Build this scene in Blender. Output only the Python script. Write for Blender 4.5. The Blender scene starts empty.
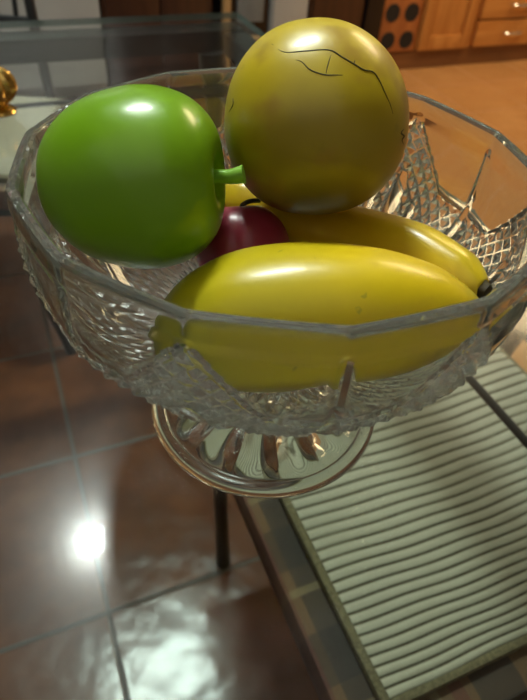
import bpy, bmesh, math, random
from mathutils import Vector, Matrix
from mathutils.bvhtree import BVHTree

random.seed(7)
PI = math.pi
col = bpy.context.scene.collection
CM = 0.01
Z0 = 75.0                       # the glass table top stands 75 cm above the floor
A = math.radians(26.5)          # the room's axes against the viewing direction
CA, SA = math.cos(A), math.sin(A)


def T(x, y, z):
    """centimetres from the bowl's base, along the view -> metres along the room's axes"""
    return Vector(((x * CA + y * SA) * CM, (-x * SA + y * CA) * CM, (z + Z0) * CM))


def U(u, v, z):
    """centimetres from the bowl's base, along the room's axes -> metres"""
    return Vector((u * CM, v * CM, (z + Z0) * CM))


# ------------------------------------------------------------------ camera
CAM = U(-9.82, -19.695, 25.241)
FW = Vector((0.316, 0.654, -0.688)).normalized()
RT = Vector((0.923, -0.380, 0.062)).normalized()
UP = RT.cross(FW).normalized()
RT = FW.cross(UP).normalized()
FPX = 580.0


def ray(px, py):
    return (FW + RT * ((px - 263.5) / FPX) + UP * ((350 - py) / FPX))


def along(px, py, depth_cm):
    d = ray(px, py)
    return CAM + d.normalized() * depth_cm * CM


cd = bpy.data.cameras.new('camera')
cam = bpy.data.objects.new('camera', cd)
col.objects.link(cam)
M = Matrix((RT, UP, -FW)).transposed().to_4x4()
M.translation = CAM
cam.matrix_world = M
cd.sensor_fit = 'VERTICAL'
cd.sensor_height = 32.0
cd.lens = 32.0 * FPX / 700.0
cd.clip_start = 0.01
cd.dof.use_dof = True
cd.dof.focus_distance = 0.235
cd.dof.aperture_fstop = 13.0
bpy.context.scene.camera = cam

# ------------------------------------------------------------------ materials


class NT:
    def __init__(self, name):
        self.m = bpy.data.materials.new(name)
        self.m.use_nodes = True
        self.t = self.m.node_tree
        self.t.nodes.clear()
        self.out = self.n('ShaderNodeOutputMaterial')

    def n(self, kind, **kw):
        nd = self.t.nodes.new(kind)
        for k, v in kw.items():
            setattr(nd, k, v)
        return nd

    def put(self, sock, val):
        if hasattr(val, 'is_output'):
            self.t.links.new(val, sock)
        else:
            if isinstance(val, (tuple, list)) and len(val) == 3 and sock.type == 'RGBA':
                val = (*val, 1)
            sock.default_value = val

    def math(self, op, a, b=0.0, c=None):
        nd = self.n('ShaderNodeMath', operation=op)
        self.put(nd.inputs[0], a)
        self.put(nd.inputs[1], b)
        if c is not None:
            self.put(nd.inputs[2], c)
        return nd.outputs[0]

    def mix(self, f, a, b, blend='MIX'):
        nd = self.n('ShaderNodeMix', data_type='RGBA', blend_type=blend)
        self.put(nd.inputs[0], f)
        self.put(nd.inputs[6], a)
        self.put(nd.inputs[7], b)
        return nd.outputs[2]

    def coord(self, which='Object'):
        return self.n('ShaderNodeTexCoord').outputs[which]

    def pos(self):
        return self.n('ShaderNodeNewGeometry').outputs['Position']

    def noise(self, vec, scale, detail=3.0, rough=0.5):
        nd = self.n('ShaderNodeTexNoise')
        self.put(nd.inputs['Vector'], vec)
        nd.inputs['Scale'].default_value = scale
        nd.inputs['Detail'].default_value = detail
        nd.inputs['Roughness'].default_value = rough
        return nd.outputs['Fac']

    def ramp(self, f, stops):
        nd = self.n('ShaderNodeValToRGB')
        self.put(nd.inputs[0], f)
        e = nd.color_ramp.elements
        while len(e) > 1:
            e.remove(e[-1])
        e[0].position = stops[0][0]
        e[0].color = (*stops[0][1], 1)
        for p, c in stops[1:]:
            k = e.new(p)
            k.color = (*c, 1)
        return nd.outputs[0]

    def range(self, v, a, b, c=0.0, d=1.0, smooth=True):
        nd = self.n('ShaderNodeMapRange')
        nd.interpolation_type = 'SMOOTHSTEP' if smooth else 'LINEAR'
        self.put(nd.inputs[0], v)
        for i, x in enumerate((a, b, c, d)):
            nd.inputs[1 + i].default_value = x
        return nd.outputs[0]

    def bump(self, h, strength=0.3, dist=0.002):
        nd = self.n('ShaderNodeBump')
        self.put(nd.inputs['Height'], h)
        nd.inputs['Strength'].default_value = strength
        nd.inputs['Distance'].default_value = dist
        return nd.outputs[0]

    def sep(self, vec):
        nd = self.n('ShaderNodeSeparateXYZ')
        self.put(nd.inputs[0], vec)
        return nd.outputs

    def pbr(self, color, rough=0.5, metal=0.0, spec=0.5, normal=None, coat=0.0, coat_rough=0.05, sss=0.0):
        b = self.n('ShaderNodeBsdfPrincipled')
        self.put(b.inputs['Base Color'], color)
        self.put(b.inputs['Roughness'], rough)
        b.inputs['Metallic'].default_value = metal
        b.inputs['Specular IOR Level'].default_value = spec
        b.inputs['Coat Weight'].default_value = coat
        b.inputs['Coat Roughness'].default_value = coat_rough
        if normal is not None:
            self.put(b.inputs['Normal'], normal)
        self.t.links.new(b.outputs[0], self.out.inputs[0])
        return b


MAT = {}


def plain(name, color, rough=0.5, metal=0.0, var=0.12, scale=14.0, coat=0.0):
    k = NT(name)
    n = k.noise(k.coord(), scale)
    c = k.mix(k.range(n, 0.3, 0.7), tuple(x * (1 - var) for x in color), tuple(min(1, x * (1 + var)) for x in color))
    k.pbr(c, rough, metal, coat=coat)
    MAT[name] = k.m
    return k.m


plain('iron', (0.012, 0.012, 0.013), 0.28, var=0.2)
plain('black_gloss', (0.006, 0.006, 0.007), 0.15)
plain('wall_paint', (0.30, 0.285, 0.25), 0.8, var=0.04, scale=3)
plain('ceiling_paint', (0.34, 0.35, 0.33), 0.85, var=0.03, scale=3)
plain('white_enamel', (0.40, 0.39, 0.37), 0.3, var=0.03, scale=4)
plain('chrome', (0.75, 0.75, 0.74), 0.2, 1.0, var=0.05)
plain('hole_dark', (0.010, 0.007, 0.005), 0.7)
plain('worktop_stone', (0.16, 0.15, 0.14), 0.3, scale=60, var=0.4)
plain('dark_pane', (0.030, 0.034, 0.038), 0.08, var=0.1)
plain('grey_pane', (0.16, 0.18, 0.185), 0.12, var=0.1)
plain('dry_tip', (0.060, 0.042, 0.014), 0.7, scale=300, var=0.5)
plain('crack', (0.050, 0.045, 0.008), 0.7, scale=200)


def wood(name, c1, c2, rough=0.35, axis=2, coat=0.15):
    k = NT(name)
    s = k.sep(k.coord())
    cx = k.n('ShaderNodeCombineXYZ')
    for i in range(3):
        k.put(cx.inputs[i], k.math('MULTIPLY', s[i], 1.2 if i == axis else 14.0))
    n = k.noise(cx.outputs[0], 2.2, 5, 0.6)
    c = k.mix(k.range(n, 0.3, 0.72), c1, c2)
    k.pbr(c, rough, coat=coat)
    MAT[name] = k.m


wood('cabinet_wood', (0.46, 0.17, 0.035), (0.60, 0.26, 0.065))
wood('cabinet_wood_side', (0.46, 0.17, 0.035), (0.60, 0.26, 0.065), axis=0)
wood('plinth_wood', (0.17, 0.065, 0.02), (0.23, 0.09, 0.03), axis=0)
wood('rack_wood', (0.36, 0.11, 0.03), (0.46, 0.16, 0.045))
wood('dark_wood', (0.040, 0.016, 0.009), (0.070, 0.027, 0.014), 0.3)
wood('tan_wood', (0.36, 0.22, 0.09), (0.46, 0.29, 0.13), 0.45)


def make_tile(key='tile', ramp=((0.3, (0.075, 0.028, 0.012)), (0.55, (0.145, 0.054, 0.022)), (0.75, (0.21, 0.085, 0.035))), dark=(0.13, 0.047, 0.02), gr=(0.062, 0.048, 0.036)):
    k = NT(key)
    p = k.pos()
    s = k.sep(p)
    S = 0.337
    fu = k.math('DIVIDE', k.math('ADD', s[0], 0.128 + 20 * S), S)
    fv = k.math('DIVIDE', k.math('ADD', s[1], -0.249 + 20 * S), S)

    def edge(f):
        fr = k.math('FRACT', f)
        return k.math('MINIMUM', fr, k.math('SUBTRACT', 1.0, fr))
    e = k.math('MINIMUM', edge(fu), edge(fv))
    grout = k.range(e, 0.008, 0.015, 1.0, 0.0)
    cx = k.n('ShaderNodeCombineXYZ')
    k.put(cx.inputs[0], k.math('FLOOR', fu))
    k.put(cx.inputs[1], k.math('FLOOR', fv))
    wn = k.n('ShaderNodeTexWhiteNoise', noise_dimensions='2D')
    k.put(wn.inputs['Vector'], cx.outputs[0])
    n1 = k.noise(p, 7.0, 5, 0.6)
    n2 = k.noise(p, 45.0, 4, 0.6)
    base = k.ramp(n1, [(p_, tuple(0.88 * x_ for x_ in c_)) if key == 'tile' else (p_, c_) for p_, c_ in ramp])
    base = k.mix(k.math('MULTIPLY', wn.outputs['Value'], 0.5), base, dark)
    base = k.mix(k.range(n2, 0.5, 0.75, 0, 0.35), base, (0.12, 0.05, 0.03))
    c = k.mix(grout, base, gr)
    rough = k.mix(grout, (0.21, 0.21, 0.21), (0.6, 0.6, 0.6))
    rg = k.n('ShaderNodeRGBToBW')
    k.put(rg.inputs[0], rough)
    h = k.math('ADD', k.math('MULTIPLY', k.noise(p, 15.0, 1.6, 0.5), 1.3), k.math('MULTIPLY', grout, -0.6))
    bmp = k.bump(h, 0.42, 0.0045)
    k.pbr(c, rg.outputs[0], spec=0.5, normal=bmp)
    MAT[key] = k.m


make_tile()
make_tile('lit_tile', ((0.3, (0.40, 0.19, 0.065)), (0.55, (0.46, 0.23, 0.085)), (0.75, (0.52, 0.27, 0.10))), (0.43, 0.21, 0.07), (0.37, 0.17, 0.06))  # floor tile again in paler orange: kitchen lamplight put into the colour


def make_crystal(name, rough=0.0, tint=(0.97, 0.985, 0.975), milky=0.17):
    k = NT(name)
    g = k.n('ShaderNodeBsdfGlass')
    g.inputs['Color'].default_value = (*tint, 1)
    g.inputs['IOR'].default_value = 1.5
    g.inputs['Roughness'].default_value = rough
    n = k.noise(k.coord(), 25.0, 2)
    k.put(g.inputs['Normal'], k.bump(n, 0.03, 0.002))
    df = k.n('ShaderNodeBsdfDiffuse')
    df.inputs['Color'].default_value = (0.8, 0.83, 0.81, 1)
    ts = k.n('ShaderNodeBsdfTranslucent')
    ts.inputs['Color'].default_value = (0.8, 0.83, 0.81, 1)
    m1 = k.n('ShaderNodeMixShader')
    k.t.links.new(df.outputs[0], m1.inputs[1])
    k.t.links.new(ts.outputs[0], m1.inputs[2])
    m2 = k.n('ShaderNodeMixShader')
    at = k.n('ShaderNodeAttribute', attribute_name='cut')
    k.put(m2.inputs[0], k.math('MULTIPLY_ADD', at.outputs['Fac'], milky, 0.012))
    k.t.links.new(g.outputs[0], m2.inputs[1])
    k.t.links.new(m1.outputs[0], m2.inputs[2])
    k.t.links.new(m2.outputs[0], k.out.inputs[0])
    MAT[name] = k.m


make_crystal('crystal')


def make_table_glass():
    k = NT('table_glass')
    fr = k.n('ShaderNodeFresnel')
    bf = k.n('ShaderNodeNewGeometry').outputs['Backfacing']
    k.put(fr.inputs['IOR'], k.range(bf, 0.0, 1.0, 1.62, 1 / 1.62, smooth=False))
    tr = k.n('ShaderNodeBsdfTransparent')
    tr.inputs['Color'].default_value = (0.93, 0.965, 0.95, 1)
    g1 = k.n('ShaderNodeBsdfAnisotropic')
    g1.inputs['Roughness'].default_value = 0.0
    g2 = k.n('ShaderNodeBsdfAnisotropic')          # the smeared film that hazes the polish
    n = k.noise(k.coord(), 9.0, 4)
    k.put(g2.inputs['Roughness'], k.range(n, 0.3, 0.7, 0.17, 0.31))
    g3 = k.n('ShaderNodeBsdfAnisotropic')
    k.put(g3.inputs['Roughness'], k.range(n, 0.3, 0.7, 0.10, 0.16))
    m0 = k.n('ShaderNodeMixShader')
    m0.inputs[0].default_value = 0.68
    k.t.links.new(g2.outputs[0], m0.inputs[1])
    k.t.links.new(g3.outputs[0], m0.inputs[2])
    mg = k.n('ShaderNodeMixShader')
    mg.inputs[0].default_value = 0.78
    k.t.links.new(g1.outputs[0], mg.inputs[1])
    k.t.links.new(m0.outputs[0], mg.inputs[2])
    ms = k.n('ShaderNodeMixShader')
    k.t.links.new(fr.outputs[0], ms.inputs[0])
    k.t.links.new(tr.outputs[0], ms.inputs[1])
    k.t.links.new(mg.outputs[0], ms.inputs[2])
    k.t.links.new(ms.outputs[0], k.out.inputs[0])
    MAT['table_glass'] = k.m
    k = NT('glass_underside')
    tr = k.n('ShaderNodeBsdfTransparent')
    n = k.noise(k.coord(), 6.0)
    k.put(tr.inputs['Color'], k.mix(n, (0.91, 0.95, 0.935), (0.93, 0.965, 0.95)))
    k.t.links.new(tr.outputs[0], k.out.inputs[0])
    MAT['glass_underside'] = k.m
    k = NT('glass_edge')
    n = k.noise(k.coord(), 20)
    k.pbr(k.mix(n, (0.10, 0.19, 0.17), (0.16, 0.27, 0.24)), 0.15)
    MAT['glass_edge'] = k.m


make_table_glass()


def emitter(name, color, strength):
    k = NT(name)
    e = k.n('ShaderNodeEmission')
    e.inputs['Color'].default_value = (*color, 1)
    e.inputs['Strength'].default_value = strength
    k.t.links.new(e.outputs[0], k.out.inputs[0])
    MAT[name] = k.m


emitter('tube_light', (0.90, 1.0, 0.93), 235.0)
emitter('warm_light', (1.0, 0.74, 0.42), 14.5)


emitter('fill_light', (1.0, 0.95, 0.84), 0.46)  # weak glow for the added fill panel


def make_fruits():
    # green apple: even glossy green, a little lighter on the shoulders
    k = NT('apple_skin')
    n = k.noise(k.coord(), 22, 3)
    c = k.mix(k.range(n, 0.35, 0.7), (0.185, 0.395, 0.006), (0.22, 0.44, 0.010))
    k.pbr(c, 0.30, coat=0.25, coat_rough=0.12)
    MAT['apple_skin'] = k.m
    k = NT('apple_stalk')
    n = k.noise(k.coord(), 80, 3)
    k.pbr(k.mix(n, (0.20, 0.46, 0.02), (0.26, 0.52, 0.05)), 0.4)
    MAT['apple_stalk'] = k.m
    # round yellow fruit: yellow with olive and blush patches, bottom shade painted in
    k = NT('round_fruit_skin')
    co = k.coord()
    s = k.sep(co)
    n = k.noise(co, 22, 3)
    n2 = k.noise(co, 110, 3)
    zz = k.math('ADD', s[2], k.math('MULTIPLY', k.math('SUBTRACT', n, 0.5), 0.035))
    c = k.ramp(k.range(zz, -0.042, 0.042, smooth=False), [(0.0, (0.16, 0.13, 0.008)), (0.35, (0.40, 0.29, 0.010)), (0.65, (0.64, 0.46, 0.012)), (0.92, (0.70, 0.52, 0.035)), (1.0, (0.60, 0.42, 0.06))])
    c = k.mix(k.range(k.noise(co, 34, 3), 0.50, 0.66, 0, 0.6), c, (0.34, 0.17, 0.03))
    c = k.mix(k.range(n2, 0.6, 0.75, 0, 0.25), c, (0.22, 0.2, 0.02))
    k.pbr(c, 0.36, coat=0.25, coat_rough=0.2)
    MAT['round_fruit_skin'] = k.m
    # long yellow fruit, greenish at its blunt end (local z runs to the tip)
    k = NT('long_fruit_skin')
    co = k.coord()
    s = k.sep(co)
    n = k.noise(co, 35, 3)
    zz = k.math('ADD', s[2], k.math('MULTIPLY', k.math('SUBTRACT', n, 0.5), 0.02))
    c = k.ramp(k.range(zz, -0.065, 0.065, smooth=False), [(0.0, (0.28, 0.30, 0.012)), (0.25, (0.58, 0.47, 0.006)), (0.6, (0.76, 0.55, 0.006)), (0.9, (0.70, 0.48, 0.008)), (1.0, (0.36, 0.30, 0.02))])
    c = k.mix(k.range(k.noise(co, 160, 2), 0.70, 0.76, 0, 0.5), c, (0.30, 0.24, 0.02))
    k.pbr(c, 0.33, coat=0.12, coat_rough=0.12, normal=k.bump(k.noise(co, 120, 2), 0.05, 0.001))
    MAT['long_fruit_skin'] = k.m
    k = NT('banana_peel')
    co = k.coord()
    n = k.noise(co, 40, 3)
    c = k.mix(k.range(n, 0.35, 0.7), (0.66, 0.44, 0.008), (0.74, 0.52, 0.014))
    k.pbr(c, 0.33, coat=0.25, coat_rough=0.15)
    MAT['banana_peel'] = k.m
    k = NT('plum_skin')
    n = k.noise(k.coord(), 60, 3)
    k.pbr(k.mix(n, (0.28, 0.022, 0.045), (0.36, 0.036, 0.065)), 0.34, coat=0.2, coat_rough=0.15)
    MAT['plum_skin'] = k.m
    k = NT('gold')
    n = k.noise(k.coord(), 60, 3)
    k.pbr(k.mix(n, (0.75, 0.48, 0.12), (0.85, 0.58, 0.18)), 0.22, 1.0)
    MAT['gold'] = k.m


make_fruits()


def make_fabrics():
    k = NT('ribbed_fabric')
    at = k.n('ShaderNodeAttribute', attribute_name='rib')
    co = k.coord()
    n = k.noise(co, 500, 2)
    n1 = k.noise(co, 12, 3)
    c = k.mix(k.range(at.outputs['Fac'], 0.25, 0.55), (0.075, 0.062, 0.032), (0.44, 0.42, 0.32))
    c = k.mix(k.range(n, 0.4, 0.7, 0, 0.25), c, (0.36, 0.33, 0.24))
    c = k.mix(k.range(n1, 0.45, 0.7, 0, 0.25), c, (0.34, 0.32, 0.22))
    k.pbr(c, 0.85, normal=k.bump(n, 0.3, 0.001))
    MAT['ribbed_fabric'] = k.m
    plain('pad_binding', (0.15, 0.125, 0.065), 0.9, scale=300, var=0.3)
    k = NT('plaid_fabric')
    s = k.sep(k.coord())

    def bands(x, period, w0, w1):
        f = k.math('FRACT', k.math('DIVIDE', k.math('ADD', x, 10.0), period))
        return k.math('MULTIPLY', k.math('GREATER_THAN', f, w0), k.math('LESS_THAN', f, w1))
    c = (0.15, 0.085, 0.040)
    c = k.mix(k.math('MULTIPLY', bands(s[0], 0.11, 0.0, 0.42), 0.7), c, (0.040, 0.026, 0.018))
    c = k.mix(k.math('MULTIPLY', bands(s[1], 0.11, 0.0, 0.42), 0.7), c, (0.026, 0.024, 0.024))
    c = k.mix(k.math('MULTIPLY', bands(s[0], 0.11, 0.60, 0.67), 0.7), c, (0.24, 0.18, 0.09))
    c = k.mix(k.math('MULTIPLY', bands(s[1], 0.11, 0.62, 0.70), 0.7), c, (0.24, 0.18, 0.09))
    c = k.mix(k.math('MULTIPLY', bands(s[1], 0.11, 0.80, 0.92), 0.6), c, (0.12, 0.025, 0.02))
    n = k.noise(k.coord(), 400, 2)
    c = k.mix(k.range(n, 0.4, 0.7, 0, 0.3), c, (0.05, 0.04, 0.03))
    k.pbr(c, 0.85)
    MAT['plaid_fabric'] = k.m


make_fabrics()

# ------------------------------------------------------------------ mesh helpers


class MB:
    def __init__(self):
        self.b = bmesh.new()

    def box(self, lo, hi, bevel=0.0, mat=0):
        lo, hi = Vector(lo), Vector(hi)
        r = bmesh.ops.create_cube(self.b, size=1.0)
        for v in r['verts']:
            v.co = Vector(((lo[i] + hi[i]) / 2 + v.co[i] * (hi[i] - lo[i]) for i in range(3)))
        fs = {f for v in r['verts'] for f in v.link_faces}
        for f in fs:
            f.material_index = mat
        if bevel:
            es = list({e for v in r['verts'] for e in v.link_edges})
            bmesh.ops.bevel(self.b, geom=es, offset=bevel, segments=2, profile=0.6, affect='EDGES')
        return self

    def tube(self, pts, rads, seg=10, mat=0, shape=None):
        pts = [Vector(p) for p in pts]
        if not hasattr(rads, '__len__'):
            rads = [rads] * len(pts)
        rings = []
        n0 = None
        for i, p in enumerate(pts):
            t = (pts[min(i + 1, len(pts) - 1)] - pts[max(i - 1, 0)]).normalized()
            if n0 is None:
                n0 = t.orthogonal().normalized()
            n0 = (n0 - t * n0.dot(t)).normalized()
            b0 = t.cross(n0)
            ring = []
            for j in range(seg):
                a = 2 * PI * j / seg
                rr = rads[i] * (shape(a) if shape else 1.0)
                ring.append(self.b.verts.new(p + (n0 * math.cos(a) + b0 * math.sin(a)) * rr))
            rings.append(ring)
        for r0, r1 in zip(rings, rings[1:]):
            for j in range(seg):
                f = self.b.faces.new((r0[j], r0[(j + 1) % seg], r1[(j + 1) % seg], r1[j]))
                f.material_index = mat
                f.smooth = True
        for r, rev in ((rings[0], True), (rings[-1], False)):
            f = self.b.faces.new(list(reversed(r)) if rev else r)
            f.material_index = mat
        return self

    def lathe(self, prof, seg=32, mat=0, fn=None):
        """prof: (radius, z); fn(angle, r, z) may move the point"""
        rings = []
        for r, z in prof:
            if r < 1e-7:
                rings.append([self.b.verts.new((0, 0, z))])
            else:
                ring = []
                for j in range(seg):
                    a = 2 * PI * j / seg
                    co = Vector((r * math.cos(a), r * math.sin(a), z))
                    if fn:
                        co = fn(a, r, z)
                    ring.append(self.b.verts.new(co))
                rings.append(ring)
        for r0, r1 in zip(rings, rings[1:]):
            for j in range(seg):
                k = (j + 1) % seg
                if len(r0) == 1 and len(r1) == 1:
                    continue
                if len(r0) == 1:
                    f = self.b.faces.new((r0[0], r1[j], r1[k]))
                elif len(r1) == 1:
                    f = self.b.faces.new((r0[j], r1[0], r0[k]))
                else:
                    f = self.b.faces.new((r0[j], r1[j], r1[k], r0[k]))
                f.material_index = mat
                f.smooth = True
        return self

    def build(self, name, mats, parent=None, sharp=35, shift=None, smooth=True):
        bmesh.ops.recalc_face_normals(self.b, faces=self.b.faces)
        if shift is not None:
            bmesh.ops.translate(self.b, verts=self.b.verts, vec=-Vector(shift))
        if smooth:
            for f in self.b.faces:
                f.smooth = True
            for e in self.b.edges:
                if len(e.link_faces) == 2 and e.calc_face_angle(0) > math.radians(sharp):
                    e.smooth = False
        me = bpy.data.meshes.new(name)
        self.b.to_mesh(me)
        self.b.free()
        for m in (mats if isinstance(mats, (list, tuple)) else [mats]):
            me.materials.append(MAT[m])
        o = bpy.data.objects.new(name, me)
        col.objects.link(o)
        if parent:
            o.parent = parent
        return o


def empty(name, label, cat, loc, rz=0.0, group=None):
    o = bpy.data.objects.new(name, None)
    o.empty_display_size = 0.03
    col.objects.link(o)
    o.location = loc
    o.rotation_euler = (0, 0, rz)
    tag(o, label, cat, group)
    return o


def tag(o, label, cat, group=None):
    o['label'] = label
    o['category'] = cat
    if group:
        o['group'] = group
    return o


def struct(o):
    o['kind'] = 'structure'
    return o


def spline(pts, n):
    """Catmull-Rom through tuples of any length"""
    P = [Vector(p) for p in pts]
    out = []
    m = len(P) - 1
    for i in range(n + 1):
        x = i / n * m
        k = min(int(x), m - 1)
        t = x - k
        p1, p2 = P[k], P[k + 1]
        p0 = P[k - 1] if k > 0 else p1 * 2 - p2
        p3 = P[k + 2] if k + 2 <= m else p2 * 2 - p1
        out.append(0.5 * ((2 * p1) + (p2 - p0) * t + (2 * p0 - 5 * p1 + 4 * p2 - p3) * t * t + (3 * p1 - p0 - 3 * p2 + p3) * t ** 3))
    return out


def lerp_table(tab, x):
    if x <= tab[0][0]:
        return tab[0][1]
    for (a, b), (c, d) in zip(tab, tab[1:]):
        if x <= c:
            return b + (d - b) * (x - a) / (c - a)
    return tab[-1][1]


# ------------------------------------------------------------------ the room
def slab(name, lo, hi, mat):
    return struct(MB().box(U(*lo), U(*hi)).build(name, mat, smooth=False))


UL, UR, VN, VF, ZC = -230, 400, -190, 312, 170
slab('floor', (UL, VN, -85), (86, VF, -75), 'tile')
slab('floor', (86, VN, -85), (UR, VF, -75), 'lit_tile')
slab('ceiling', (UL, VN, ZC), (UR, VF, ZC + 8), 'ceiling_paint')
slab('wall_left', (UL - 10, VN, -75), (UL, VF, ZC), 'wall_paint')
slab('wall_right', (UR, VN, -75), (UR + 10, VF, ZC), 'wall_paint')
slab('wall_back', (UL, VF, -75), (UR, VF + 10, ZC), 'wall_paint')
slab('wall_front', (UL, VN - 10, -75), (UR, VN, ZC), 'wall_paint')

# ------------------------------------------------------------------ lights
t = empty('overhead_light', 'long white fluorescent batten light fixed to the ceiling beyond the dining table', 'ceiling light', U(5.5, 90, ZC))
MB().box((-0.30, -0.07, -0.035), (0.30, 0.07, 0.0), 0.006).build('housing', 'white_enamel', t)
MB().tube([(-0.26, 0, -0.062), (-0.25, 0, -0.062), (0.25, 0, -0.062), (0.26, 0, -0.062)], [0.028, 0.036, 0.036, 0.028], 16).build('tube', 'tube_light', t)
for a_, b_ in ((-0.295, -0.262), (0.262, 0.295)):
    MB().box((a_, -0.02, -0.09), (b_, 0.02, -0.035)).build('end_holder', 'white_enamel', t)
t = empty('kitchen_light', 'round warm flush light fixed to the ceiling in front of the wooden kitchen cabinets', 'ceiling light', U(255, 175, ZC))
MB().lathe([(0, 0), (0.66, 0), (0.66, -0.03), (0.64, -0.035), (0, -0.035)], 40).build('base', 'chrome', t)
MB().lathe([(0, -0.105), (0.20, -0.102), (0.42, -0.09), (0.58, -0.065), (0.62, -0.036), (0, -0.036)], 40).build('diffuser', 'warm_light', t)

t = empty('overhead_light', 'added unseen fill light panel on the ceiling behind the viewer', 'ceiling light', U(-95, -85, ZC))  # added fill panel, brightens the shaded undersides of the fruit
MB().box((-1.22, -1.02, -0.05), (1.22, 1.02, 0.0), 0.004).build('frame', 'white_enamel', t)
MB().box((-1.18, -0.98, -0.056), (1.18, 0.98, -0.049)).build('diffuser', 'fill_light', t)

# ------------------------------------------------------------------ glass dining table
TU0, TU1, TV0, TV1 = -66, 28, -60, 79
tb = empty('dining_table', 'glass-topped dining table with black iron frame, carrying the crystal bowl', 'table', U((TU0 + TU1) / 2, (TV0 + TV1) / 2, -75))
S_ = Vector(((TU0 + TU1) / 2 * CM, (TV0 + TV1) / 2 * CM, 0))
m = MB().box(U(TU0, TV0, -0.9), U(TU1, TV1, 0), 0.0)
for f in m.b.faces:
    f.material_index = 0 if f.normal.z > 0.5 else 2 if f.normal.z < -0.5 else 1
m.build('tabletop', ['table_glass', 'glass_edge', 'glass_underside'], tb, shift=S_, smooth=False)
m = MB()
zb, zt = -4.2, -1.0
m.box(U(TU0 + 1, TV1 - 5.5, zb), U(TU1 - 1, TV1 - 1, zt), 0.004)
m.box(U(TU0 + 1, TV0 + 1, zb), U(TU1 - 1, TV0 + 6.5, zt), 0.004)
m.box(U(TU0 + 1, TV0 + 6.4, zb), U(TU0 + 6.5, TV1 - 6.4, zt), 0.004)
m.box(U(TU1 - 4.6, TV0 + 6.4, zb), U(TU1 - 1, TV1 - 6.4, zt), 0.004)
m.build('frame', 'iron', tb, shift=S_)
for (a, b) in ((TU0 + 6, TV0 + 6), (TU0 + 6, TV1 - 5), (TU1 - 6, TV0 + 6), (TU1 - 6, TV1 - 5)):
    pts = spline([tuple(U(a, b, -4)), tuple(U(a + 0.5, b, -14)), tuple(U(a - 1, b, -30)), tuple(U(a, b, -55)), tuple(U(a + 0.5, b, -75 + 0.2))], 18)
    rr = [0.022 if i < 3 else 0.017 if i < 15 else 0.02 for i in range(19)]
    MB().tube(pts, rr, 12).build('leg', 'iron', tb, shift=S_)
m = MB()
for (a0, b0, a1, b1) in ((TU0 + 6, TV1 - 5, TU1 - 6, TV1 - 5), (TU0 + 6, TV0 + 6, TU1 - 6, TV0 + 6), (TU0 + 6, TV0 + 6, TU0 + 6, TV1 - 5), (TU1 - 6, TV0 + 6, TU1 - 6, TV1 - 5)):
    m.tube([U(a0, b0, -10), U(a1, b1, -10)], 0.0035, 10)
m.build('rail', 'iron', tb, shift=S_)

# ------------------------------------------------------------------ crystal bowl
N = 14
PH0 = math.radians(-77.7 - 26.5)
OUT = [(5.55, 1.95), (5.8, 3.4), (6.25, 5.2), (7.0, 6.8), (8.0, 8.25), (9.0, 9.2), (10.0, 9.85), (11.0, 10.25), (12.0, 10.45), (13.5, 10.45), (14.9, 10.4)]
fine = spline([(r, z, 0) for z, r in OUT], 400)
path = [p for p in fine if p.y < 6.28][::6]
tab = [(p.y, p.x) for p in fine]
path += [Vector((lerp_table(tab, 6.3 + 0.1 * i), 6.3 + 0.1 * i, 0)) for i in range(87)]
SEG = 672


CUT = [0.0]


def outer(a, r, z):
    CUT[0] = 0.0
    x = (a - PH0) / (2 * PI / N)
    fr = (x + 0.5) % 1.0 - 0.5                    # 0 at a rim corner, +-.5 in mid panel
    pa = (0.5 - abs(fr)) * 2 * PI / N
    poly = 1 + (math.cos(PI / N) / math.cos(pa) * 1.018 - 1) * 0.72
    w = min(1, max(0, (z - 6.5) / 3.5))
    rr = r * (1 + (poly - 1) * w)
    y = (x + 1) / 2.0                            # arches, two panels wide, plain corner in the middle
    b = ((y + 0.5) % 1.0 - 0.5) * 2               # 0 on the cut strip, +-1 mid arch
    bb = 1 - abs(b)                               # 1 on strip
    zb = 10.75 + 3.1 * max(0.0, (bb - 0.45) / 0.55) ** 1.15 + 0.3 * bb
    R = max(rr, 0.5)
    # lens shaped flutes at the foot of every strip and every corner
    best = 9.0
    for off, zc, hz, hw, dep in ((0.0, 9.7, 1.5, 0.5, 0.30), (0.30, 8.9, 1.2, 0.36, 0.22), (-0.30, 8.9, 1.2, 0.36, 0.22), (1.0, 9.6, 1.7, 0.42, 0.28), (-1.0, 9.6, 1.7, 0.42, 0.28)):
        d = (abs(b - off)) * (2 * PI / N) * R
        e = (d / hw) ** 2 + ((z - zc) / hz) ** 2
        if e < 1:
            rr -= dep * (1 - e)
            best = min(best, e)
    if z < zb and z > 6.0 and best > 1.0:
        ed = min(1, (zb - z) / 0.18) * min(1, (z - 6.0) / 0.3)
        sx = (a - PH0) / (2 * PI) * 84
        sy = z / 0.8
        p = (sx + sy) % 1.0
        q = (sx - sy) % 1.0
        h = min(1 - abs(2 * p - 1), 1 - abs(2 * q - 1))
        rr += (h * 0.22 - 0.13) * ed
        CUT[0] = ed
    elif z >= zb and z < 14.2 and best > 1:
        rr -= 0.10 * min(1, (z - zb) / 0.25) * min(1, (14.2 - z) / 0.5)   # window faces are ground back a little
    if best <= 1:
        CUT[0] = 0.15
    if z > 14.72:
        CUT[0] = 0.45
    if abs(fr) < 0.06 and z > 11 and z < 14.3:
        rr -= 0.17 * (1 - abs(fr) / 0.06) * min(1, (z - 11) / 0.8, (14.3 - z) / 0.4)
    return Vector((rr * math.cos(a), rr * math.sin(a), z)) * CM


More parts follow.
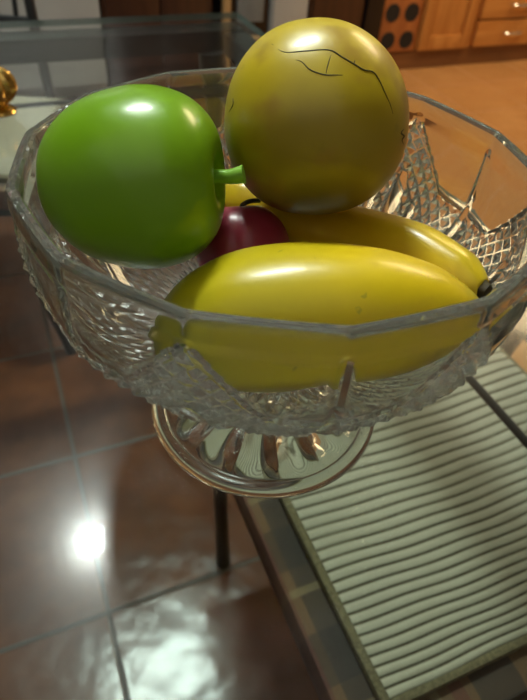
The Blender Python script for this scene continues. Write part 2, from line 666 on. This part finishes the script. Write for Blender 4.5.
def inner(a, r, z):
    x = (a - PH0) / (2 * PI / N)
    fr = (x + 0.5) % 1.0 - 0.5
    pa = (0.5 - abs(fr)) * 2 * PI / N
    poly = 1 + (math.cos(PI / N) / math.cos(pa) * 1.018 - 1) * 0.72
    w = min(1, max(0, (z - 9.0) / 4.5))
    rr = r * (1 + (poly - 1) * w)
    return Vector((rr * math.cos(a), rr * math.sin(a), z)) * CM


bw = empty('crystal_bowl', 'cut-crystal footed fruit bowl standing on the glass table', 'bowl', U(0, 0, 0))
b = bmesh.new()
rings = []
prof = [(p[0], p[1], 'o') for p in path]
prof += [(10.36, 15.02, 'i'), (10.22, 15.08, 'i'), (10.06, 15.05, 'i'), (9.97, 14.92, 'i')]
INN = [(14.6, 9.93), (13.5, 9.93), (12, 9.92), (11, 9.72), (10, 9.28), (9, 8.55), (8, 7.35), (7.3, 5.9), (6.95, 4.4), (6.75, 2.6), (6.7, 1.0)]
prof += [(p[0], p[1], 'i') for p in spline([(r, z, 0) for z, r in INN], 44)]
cut = b.verts.layers.float.new('cut')
top = [b.verts.new((0, 0, 5.55 * CM))]
last = None
for r, z, w in prof:
    ring = []
    for j in range(SEG):
        a = 2 * PI * j / SEG
        v = b.verts.new(outer(a, r, z) if w == 'o' else inner(a, r, z))
        v[cut] = CUT[0] if w == 'o' else (0.42 if z > 14.8 else 0.0)
        ring.append(v)
    rings.append(ring)
for j in range(SEG):
    k = (j + 1) % SEG
    b.faces.new((top[0], rings[0][k], rings[0][j]))
for i, (r0, r1) in enumerate(zip(rings, rings[1:])):
    (ra, za, wa), (rb, zb_, wb) = prof[i], prof[i + 1]
    facet = wa == 'o' and wb == 'o' and za > 5.9
    for j in range(SEG):
        k = (j + 1) % SEG
        q = (r0[j], r0[k], r1[k], r1[j])
        if facet:                                  # split every quad along its ridge or valley
            m_ = outer(2 * PI * (j + 0.5) / SEG, (ra + rb) / 2, (za + zb_) / 2)
            d0 = ((q[0].co + q[2].co) / 2 - m_).length
            d1 = ((q[1].co + q[3].co) / 2 - m_).length
            if d0 <= d1:
                b.faces.new((q[0], q[1], q[2]))
                b.faces.new((q[0], q[2], q[3]))
            else:
                b.faces.new((q[0], q[1], q[3]))
                b.faces.new((q[1], q[2], q[3]))
        else:
            b.faces.new(q)
c = b.verts.new((0, 0, 6.68 * CM))
for j in range(SEG):
    k = (j + 1) % SEG
    b.faces.new((rings[-1][j], rings[-1][k], c))
x = MB()
x.b.free()
x.b = b
x.build('bowl', 'crystal', bw, sharp=17)


def foot_top(a, r, z):
    if 1.9 < r < 5.5:
        w = math.sin(PI * (r - 1.9) / 3.6)
        s = abs(math.sin((a - PH0) * N / 2))
        z = z + 0.5 * w * (s - 0.65)
        if s < 0.16:
            z -= 0.05 * w
    return Vector((r * math.cos(a), r * math.sin(a), z)) * CM


def foot_under(a, r, z):
    if 1.0 < r < 5.4:
        w = math.sin(PI * (r - 1.0) / 4.4)
        z = z + 0.06 * w * math.cos((a - PH0) * N)
    return Vector((r * math.cos(a), r * math.sin(a), z)) * CM


tp = spline([(6.30, 0.35, 0), (6.27, 0.65, 0), (6.0, 0.86, 0), (5.62, 0.80, 0), (5.35, 0.92, 0), (4.5, 1.35, 0), (3.4, 2.0, 0), (2.5, 2.9, 0), (1.95, 3.9, 0), (1.75, 4.7, 0), (1.9, 5.53, 0)], 60)
un = spline([(0.4, 1.75, 0), (1.5, 1.6, 0), (3.0, 1.15, 0), (4.4, 0.7, 0), (5.3, 0.42, 0), (5.6, 0.08, 0), (5.85, 0.015, 0), (6.15, 0.06, 0)], 40)
b = bmesh.new()
rings = []
FS = 336
for fn, pr in ((foot_under, un), (foot_top, tp)):
    for p in pr:
        rings.append([b.verts.new(fn(2 * PI * j / FS, p[0], p[1])) for j in range(FS)])
c0 = b.verts.new((0, 0, 1.77 * CM))
c1 = b.verts.new((0, 0, 5.53 * CM))
for j in range(FS):
    k = (j + 1) % FS
    b.faces.new((c0, rings[0][k], rings[0][j]))
    b.faces.new((rings[-1][j], rings[-1][k], c1))
for r0, r1 in zip(rings, rings[1:]):
    for j in range(FS):
        k = (j + 1) % FS
        b.faces.new((r0[j], r0[k], r1[k], r1[j]))
x = MB()
x.b.free()
x.b = b
x.build('foot', 'crystal', bw, sharp=40)

# ------------------------------------------------------------------ fruit


def frame_from(axis, hint):
    z = axis.normalized()
    x = (hint - z * hint.dot(z)).normalized()
    y = z.cross(x)
    return Matrix((x, y, z)).transposed()


def place(o, loc, rot):
    o.matrix_world = Matrix.Translation(loc) @ rot.to_4x4()


# green apple lying on its side, stalk to the right
ap_c = along(139, 180, 24.2)
ax = (RT * 0.97 - FW * 0.10 + UP * 0.0)
S = 3.36 * CM
t = empty('apple', 'shiny green apple with a green stalk, on its side in the crystal bowl', 'apple', ap_c)
place(t, ap_c, frame_from(ax, UP))
pr = spline([(0.0, 0.70, 0), (0.10, 0.74, 0), (0.26, 0.86, 0), (0.46, 0.885, 0), (0.70, 0.775, 0), (0.90, 0.55, 0), (1.01, 0.20, 0), (0.99, -0.2, 0), (0.86, -0.58, 0), (0.62, -0.86, 0), (0.36, -1.0, 0), (0.18, -0.99, 0), (0.0, -0.94, 0)], 72)
pr[0].x = 0
pr[-1].x = 0


def apple_fn(a, r, z):
    k = 1 + 0.012 * math.cos(5 * a + 0.6) * (1 if z < 0 else 0.6) + 0.02 * math.cos(2 * a + 0.5)
    return Vector((r * math.cos(a) * k, r * math.sin(a) * k, z))


MB().lathe([(max(0, p.x) * S, p.y * S * 1.07) for p in pr], 96, fn=apple_fn).build('skin', 'apple_skin', t, sharp=80)
st = spline([(0, 0, 0.66 * S), (0.01 * S, 0.01 * S, 0.95 * S), (0.0, 0.02 * S, 1.08 * S), (0.02 * S, 0.03 * S, 1.24 * S)], 14)
MB().tube(st, [0.075 * S + 0.03 * S * (i / 14) ** 3 for i in range(15)], 14).build('stalk', 'apple_stalk', t)

# big round yellow fruit on top
po_c = along(314.5, 122.5, 26.45)
S = 3.84 * CM
t = tag(MB().lathe([(0, 0), (0.001, 0)], 3).build('pomelo', 'round_fruit_skin'), 'x', 'x')
bpy.data.objects.remove(t)
pup = (UP * 0.93 - FW * 0.06 + RT * 0.03)
rot = frame_from(pup, RT)
b = MB()
prof = []
for i in range(73):
    th = PI * i / 72
    s, c = math.sin(th), math.cos(th)
    n = 2.12
    q = (abs(s) ** n + abs(c) ** n) ** (-1 / n)
    d = 1 - 0.10 * math.exp(-(th / 0.22) ** 2) - 0.03 * math.exp(-((PI - th) / 0.3) ** 2)
    prof.append((q * d * s * 1.0 * S, q * d * c * 1.0 * S))
prof[0] = (0, prof[0][1])
prof[-1] = (0, prof[-1][1])


def pom_fn(a, r, z):
    k = 1 + 0.012 * math.cos(3 * a + 1.0) + 0.008 * math.cos(5 * a)
    sh = 1 - 0.035 * (z / S)
    return Vector((r * math.cos(a) * k * sh, r * math.sin(a) * k * sh, z))


b.lathe(prof, 96, fn=pom_fn)
tree = BVHTree.FromBMesh(b.b)
W = Matrix.Translation(po_c) @ rot.to_4x4()
WI = W.inverted()


def on_fruit(tree, WI, px, py):
    o = WI @ CAM
    d = (WI.to_3x3() @ ray(px, py)).normalized()
    return tree.ray_cast(o, d)[0]


CR = [([(268, 30), (272, 44), (284, 52), (306, 51), (329, 50), (342, 57), (354, 64), (364, 70), (373, 72), (379, 80), (385, 93), (390, 104), (393, 114)], 0.030),
      ([(296, 60), (302, 62), (309, 69), (318, 73), (327, 75), (335, 75), (343, 75)], 0.024),
      ([(331, 55), (329, 61), (327, 68), (326, 74)], 0.020),
      ([(354, 64), (355, 60)], 0.02),
      ([(404, 129), (401, 133), (404, 136), (402, 140), (404, 145)], 0.035),
      ([(233, 98), (233, 105), (229, 112)], 0.03)]
for pts, r in CR:
    q = [on_fruit(tree, WI, *p) for p in pts]
    q = [p for p in q if p is not None]
    if len(q) > 1:
        dense = spline([tuple(p) for p in q], len(q) * 4)
        n = len(dense)
        b.tube(dense, [r * CM * 1.05 * (0.3 + 0.7 * math.sin(PI * min(1, (i + 0.6) / n))) for i in range(n)], 6, mat=1)
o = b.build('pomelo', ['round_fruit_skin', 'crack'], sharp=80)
place(o, po_c, rot)
tag(o, 'big round yellow fruit with dark branching cracks, topmost in the bowl', 'fruit')

# long fat yellow fruit in front
pL, pT = along(157, 334, 23.6), along(482, 312, 24.3)
pa_c = (pL + pT) / 2
axis = pT - pL
L = axis.length / 2
rot = frame_from(axis, UP)
pr = spline([(0.0, -1.0, 0), (0.22, -0.985, 0), (0.50, -0.91, 0), (0.76, -0.75, 0), (0.95, -0.50, 0), (1.0, -0.20, 0), (0.95, 0.14, 0), (0.82, 0.46, 0), (0.60, 0.74, 0), (0.32, 0.92, 0), (0.15, 0.985, 0), (0.0, 1.0, 0)], 72)
PR = 2.92 * CM


def pap_fn(a, r, z):
    x, y = r * math.cos(a), r * math.sin(a)
    bend = 0.10 * PR * (1 - (z / L) ** 2)
    k = 1 + 0.018 * math.cos(5 * a + 0.4)
    return Vector((x * k + bend, y * k, z))


o = MB().lathe([(max(0, p.x) * PR, p.y * L) for p in pr], 80, fn=pap_fn).build('papaya', 'long_fruit_skin', sharp=80)
place(o, pa_c, rot)
tag(o, 'fat long yellow fruit with a greenish blunt end, lying across the front of the bowl', 'fruit')

# banana behind it
ctl = [(214, 187, 31.0), (240, 201, 30.7), (290, 220, 30.0), (350, 236, 29.0), (405, 252, 27.5), (447, 272, 26.4), (472, 285, 25.8), (488, 292, 25.5)]
P3 = [along(*c) for c in ctl]
base = P3[3]
path = spline([tuple(p - base) for p in P3], 56)
rad = []
for i in range(57):
    f = i / 56
    rad.append(CM * lerp_table([(0, 0.3), (0.04, 0.75), (0.15, 1.25), (0.35, 1.5), (0.6, 1.45), (0.78, 1.12), (0.9, 0.66), (0.96, 0.40), (1.0, 0.33)], f))
t = empty('banana', 'curved yellow banana with a dark dried tip, lying behind the fat long yellow fruit', 'banana', base)
MB().tube(path[:54], rad[:54], 30, shape=lambda a: 1 + 0.045 * abs(math.cos(2.5 * a)) ** 3 - 0.02).build('peel', 'banana_peel', t, sharp=80)
MB().tube(path[53:], [r * 0.92 for r in rad[53:]], 16, shape=lambda a: 1 + 0.1 * math.cos(5 * a)).build('tip', 'dry_tip', t, sharp=60)['label'] = 'dark dried tip'

# plum between them
pl_c = along(243, 249, 27.2)
S = 2.1 * CM
t = empty('plum', 'dark red plum wedged between the green apple and the two yellow fruits', 'plum', pl_c)
rot = frame_from(UP * 0.93 - FW * 0.25 - RT * 0.05, -FW)
place(t, pl_c, rot)
pr = []
for i in range(49):
    th = PI * i / 48
    d = 1 - 0.13 * math.exp(-(th / 0.28) ** 2)
    pr.append((math.sin(th) * d * S * 1.04, math.cos(th) * d * S))
pr[0] = (0, pr[0][1])
pr[-1] = (0, pr[-1][1])


def plum_fn(a, r, z):
    aa = (a + PI) % (2 * PI) - PI
    k = 1 - 0.045 * math.exp(-((aa + 0.12) / 0.13) ** 2)
    return Vector((r * math.cos(a) * k, r * math.sin(a) * k, z))


MB().lathe(pr, 80, fn=plum_fn).build('skin', 'plum_skin', t, sharp=80)
MB().tube(spline([(0, 0.0, 0.82 * S), (0.0, 0.05 * S, 0.94 * S), (-0.02 * S, 0.22 * S, 1.01 * S), (-0.04 * S, 0.44 * S, 1.01 * S)], 12), 0.05 * S, 8).build('stalk', 'dry_tip', t)['label'] = 'thin brown stalk'

# ------------------------------------------------------------------ gold ornament on the glass
g = empty('gold_ornament', 'small round gold ornament standing on the glass table behind the bowl', 'ornament', U(-10.6, 46.2, 0.0))
pr = []
for i in range(41):
    th = PI * i / 40
    pr.append((math.sin(th) * 0.021, 0.0265 - math.cos(th) * 0.0185))
pr[0] = (0, pr[0][1])
pr[-1] = (0, pr[-1][1])
MB().lathe(pr, 60, fn=lambda a, r, z: Vector((r * math.cos(a), r * math.sin(a), z)) * 1.0 + Vector((math.cos(a), math.sin(a), 0)) * 0.0014 * math.cos(15 * a) * min(1, r / 0.01)).build('globe', 'gold', g, sharp=50)
MB().lathe([(0, 0.0002), (0.016, 0.0002), (0.017, 0.002), (0.014, 0.005), (0.008, 0.008), (0.008, 0.011), (0, 0.011)], 36).build('base', 'gold', g)

# ------------------------------------------------------------------ chairs


def make_chair(loc, rz, label, splay):
    """seat centre at the origin, floor at z=0, front edge at -y, 46 x 44 cm"""
    t = empty('dining_chair', label, 'chair', loc, rz, 'iron dining chairs round the glass table')
    w, d, zs = 0.235, 0.225, 0.445
    m = MB()
    nx = 24
    for i in range(nx + 1):
        pass
    m.box((-w, -d, zs - 0.045), (w, d, zs), 0.014)
    m.build('seat', 'plaid_fabric', t)
    m = MB()
    m.box((-w + 0.012, -d + 0.012, zs - 0.062), (w - 0.012, d - 0.012, zs - 0.046))
    m.build('seat_frame', 'iron', t)
    for sx in (-1, 1):
        MB().tube(spline([(sx * (w - 0.035), -d + 0.025, zs - 0.055), (sx * (w - 0.045), -d + 0.03, 0.25), (sx * (w + splay), -d + 0.036, 0.0)], 10), [0.011] * 9 + [0.012, 0.013], 10).build('leg', 'iron', t)
        MB().tube(spline([(sx * (w - 0.08), d + 0.03, 0.0), (sx * (w - 0.08), d + 0.013, 0.25), (sx * (w - 0.09), d + 0.014, zs), (sx * (w - 0.115), d + 0.06, 0.66), (sx * (w - 0.13), d + 0.12, 0.92)], 22), 0.012, 10).build('leg', 'iron', t)
    m = MB()
    for z, y in ((0.915, d + 0.12), (0.60, d + 0.042)):
        m.tube([(-w + 0.115, y, z), (w - 0.115, y, z)], 0.011, 10)
    for k in range(5):
        x = -0.10 + 0.05 * k
        m.tube([(x * 0.9, d + 0.042, 0.60), (x * 0.9, d + 0.12, 0.915)], 0.006, 8)
    m.build('backrest', 'iron', t)
    return t


def make_pad(loc, rz, label, hx, hy, ribs, along_y):
    """ribbed cream pad; ribs run along local x, rib pitch along y"""
    t = empty('seat_pad', label, 'cushion', loc, rz, 'ribbed cream seat pads on the chairs')
    b = bmesh.new()
    per = 8
    ny, nx = ribs * per, 40
    lay = b.verts.layers.float.new('rib')
    grid = []
    for i in range(ny + 1):
        f_ = i / ny
        y = -hy + 2 * hy * (1.0 * f_ - 0.38 * (f_ - f_ * f_))
        row = []
        ph = (i % per) / per
        rib = math.sin(PI * ph) if i < ny else 0.0
        for j in range(nx + 1):
            x = -hx + 2 * hx * j / nx
            ex, ey = abs(x) / hx, abs(y) / hy
            dome = (1 - ex ** 4) * (1 - ey ** 4)
            z = 0.012 + 0.012 * dome + 0.0022 * (rib ** 0.6)
            yy = y + 0.014 * ((x / hx) ** 2 - 0.5) * (1 - (y / hy) ** 4) + 0.0015 * math.sin(x * 9.0 + 0.6 + y * 4) + 0.0006 * math.sin(x * 60 + i * 0.05)
            v = b.verts.new((x, yy, z))
            v[lay] = rib
            row.append(v)
        grid.append(row)
    for r0, r1 in zip(grid, grid[1:]):
        for j in range(nx):
            b.faces.new((r0[j], r0[j + 1], r1[j + 1], r1[j]))
    x = MB()
    x.b.free()
    x.b = b
    x.build('ribbed_cover', 'ribbed_fabric', t, sharp=80)
    m = MB()
    e = 0.008
    m.box((-hx - e, -hy - e, 0.0005), (-hx + 0.002, hy + e, 0.013), 0.004)
    m.box((hx - 0.002, -hy - e, 0.0005), (hx + e, hy + e, 0.013), 0.004)
    m.box((-hx, -hy - e, 0.0005), (hx, -hy + 0.002, 0.013), 0.004)
    m.box((-hx, hy - 0.002, 0.0005), (hx, hy + e, 0.013), 0.004)
    m.box((-hx + 0.004, -hy + 0.004, 0.0005), (hx - 0.004, hy - 0.004, 0.0095))
    m.build('binding', 'pad_binding', t)
    return t


# near chair pushed in from the right: its front faces -u
make_chair(U(27, 8.5, -75), -PI / 2, 'iron dining chair with plaid seat under the glass, nearest the crystal bowl', -0.055)
make_pad(U(28, 9.5, -75) + Vector((0, 0, 0.4455)), 0.0, 'cream ribbed seat pad under the glass at the right, beneath the bowl foot', 0.19, 0.205, 33, True)
# far chair at the end of the table
fc = T(-72.0, 94.5, -75)
make_chair(fc, -A + math.radians(3), 'iron dining chair behind the gold ornament, at the far end of the table', 0.0)
make_pad(Vector((fc.x, fc.y, fc.z + 0.4455)), -A + math.radians(3), 'cream ribbed seat pad on the far chair, behind the gold ornament', 0.19, 0.19, 33, True)

# ------------------------------------------------------------------ kitchen beyond
KV = 252
kc = empty('kitchen_cabinet', 'orange wooden kitchen base cabinet with a bottle rack, a door and drawers', 'cabinet', U(250, KV + 30, -75))
sh = Vector(kc.location)


def kbox(m, lo, hi, bevel=0.0, mat=0):
    return m.box(Vector(lo), Vector(hi), bevel, mat)


def K(u, v, z):
    return (Vector(U(u, v, z)) - sh)


m = MB().box(K(170, KV + 2, -66), K(330, KV + 58, 11))
m.build('carcass', 'cabinet_wood', kc)
MB().box(K(170, KV + 1.2, -74.9), K(330, KV + 50, -66.2)).build('plinth', 'plinth_wood', kc)
# bottle rack panel with round holes
m = MB().box(K(170.5, KV, -65.5), K(193, KV + 1.9, 10), 0.003)
m.build('bottle_rack', 'rack_wood', kc)
for i in range(6):
    for uu in (176.2, 187.4):
        zc = -60 + 12.6 * i
        mm = MB()
        mm.tube([K(uu, KV - 0.25, zc), K(uu, KV - 0.05, zc)], 0.0415, 28)
        mm.build('bottle_hole', 'hole_dark', kc)
for (a, c) in ((195, 227.5), (297, 329)):
    dr = MB().box(K(a, KV - 0.2, -65.5), K(c, KV + 1.9, 10), 0.003).build('door', 'cabinet_wood', kc)
    mm = MB()
    for lo, hi in (((a, -65.5), (a + 6, 10)), ((c - 6, -65.5), (c, 10)), ((a + 6, -65.5), (c - 6, -58.5)), ((a + 6, 3), (c - 6, 10))):
        mm.box(K(lo[0] + 0.1, KV - 1.6, lo[1] + 0.1), K(hi[0] - 0.1, KV - 0.25, hi[1] - 0.1), 0.003)
    mm.build('door_frame', 'cabinet_wood', dr)
    mm = MB()
    mm.tube(spline([tuple(K(a + 3, KV - 1.6, -22)), tuple(K(a + 3, KV - 4, -20)), tuple(K(a + 3, KV - 4, -10)), tuple(K(a + 3, KV - 1.6, -8))], 12), 0.006, 10)
    mm.build('handle', 'chrome', dr)
for i in range(5):
    z0 = -65.5 + i * 13.6
    if i == 4:
        z0 = -11
    d = MB().box(K(231, KV - 1.2, z0), K(294, KV + 1.9, z0 + (12.6 if i < 4 else 20)), 0.004).build('drawer', 'cabinet_wood_side', kc)
    zc = z0 + 6.5
    mm = MB()
    mm.tube(spline([tuple(K(249, KV - 1.2, zc)), tuple(K(250.5, KV - 3.6, zc)), tuple(K(259, KV - 3.6, zc)), tuple(K(260.5, KV - 1.2, zc))], 12), 0.007, 10)
    mm.build('handle', 'chrome', d)
tag(MB().box((-0.80, -0.32, 0), (0.80, 0.30, 0.035), 0.004).build('worktop', 'worktop_stone'), 'grey stone worktop lying on the orange wooden kitchen cabinet', 'worktop').location = U(250, KV + 30, 11.1)

# black side panel beside the rack
o = MB().box((-0.048, -0.30, 0), (0.048, 0.28, 2.0), 0.006).build('upright_panel', 'black_gloss')
o.location = U(164.8, KV + 28, -74.95)
tag(o, 'narrow black upright panel at the left side of the wooden bottle rack', 'panel')


def cupboard(name, label, cat, u0, u1, v, h, body, doorm, frame=None, knob=True, depth=50):
    loc = U((u0 + u1) / 2, v + depth / 2, -74.95)
    t = empty(name, label, cat, loc)
    w = (u1 - u0) / 2 * CM
    d = depth / 2 * CM
    MB().box((-w, -d + 0.02, 0.0), (w, d, h * CM), 0.004).build('body', body, t)
    return t, w, d


# tall refrigerator at the far left
t, w, d = cupboard('refrigerator', 'tall pale refrigerator standing far behind the green apple', 'refrigerator', -27, 33.5, 250, 178, 'white_enamel', None)
for z0, z1 in ((0.06, 1.12), (1.135, 1.77)):
    q = MB().box((-w + 0.003, -d - 0.03, z0), (w - 0.003, -d + 0.015, z1), 0.008).build('door', 'white_enamel', t)
    MB().box((-w + 0.045, -d - 0.06, z0 + 0.25), (-w + 0.07, -d - 0.032, z1 - 0.2), 0.006).build('handle', 'white_enamel', q)
# dark wooden cupboard
t, w, d = cupboard('dark_cupboard', 'dark brown wooden cupboard standing at the right side of the refrigerator', 'cupboard', 35.5, 84, 254, 190, 'dark_wood', None)
for s in (-1, 1):
    q = MB().box((min(0, s * (w - 0.01)) + 0.004, -d - 0.005, 0.10), (max(0, s * (w - 0.01)) - 0.004, -d + 0.015, 1.85), 0.006).build('door', 'dark_wood', t)
    MB().lathe([(0, -0.02), (0.012, -0.018), (0.012, -0.006), (0.005, 0), (0, 0.0)], 16).build('knob', 'chrome', q).matrix_local = Matrix.Translation((s * 0.04, -d - 0.007, 0.95)) @ Matrix.Rotation(-PI / 2, 4, 'X')
# glazed black cabinet in a tan frame
t, w, d = cupboard('display_cabinet', 'black glazed cabinet with tan wooden frame standing far behind the round yellow fruit', 'cabinet', 86.5, 109, 250, 185, 'black_gloss', None)
m = MB()
m.box((-w, -d - 0.012, 0.0), (-w + 0.035, -d + 0.018, 1.85), 0.003)
m.box((-w + 0.036, -d - 0.012, 0.17), (w, -d + 0.018, 0.21), 0.003)
m.build('frame', 'tan_wood', t)
m = MB().box((-w + 0.07, -d - 0.002, 0.27), (w - 0.03, -d + 0.018, 1.80), 0.003)
m.build('pane', 'grey_pane', t)
# pale doorway panel with dark wooden door beside it
t, w, d = cupboard('washing_machine', 'pale white appliance front showing just above the round yellow fruit', 'appliance', 111, 129.5, 251, 85, 'white_enamel', None)
MB().box((-w + 0.006, -d + 0.005, 0.08), (w - 0.006, -d + 0.019, 0.83), 0.005).build('front_panel', 'white_enamel', t)
t, w, d = cupboard('wooden_cupboard', 'dark reddish wooden cupboard between the pale appliance and the black upright panel', 'cupboard', 130.5, 159.5, 251, 195, 'dark_wood', None)
q = MB().box((-w + 0.01, -d + 0.0, 0.1), (w - 0.01, -d + 0.019, 1.9), 0.005).build('door', 'dark_wood', t)

# ------------------------------------------------------------------ world and render look
w = bpy.data.worlds.new('world')
bpy.context.scene.world = w
w.use_nodes = True
w.node_tree.nodes['Background'].inputs[0].default_value = (0.05, 0.05, 0.055, 1)
w.node_tree.nodes['Background'].inputs[1].default_value = 0.3
sc = bpy.context.scene
sc.view_settings.view_transform = 'Standard'
sc.view_settings.look = 'None'
sc.view_settings.exposure = 0.0
sc.cycles.max_bounces = 32
sc.cycles.transmission_bounces = 28
sc.cycles.transparent_max_bounces = 24
sc.cycles.glossy_bounces = 10
sc.cycles.diffuse_bounces = 5
sc.cycles.sample_clamp_indirect = 12
sc.cycles.blur_glossy = 0.3
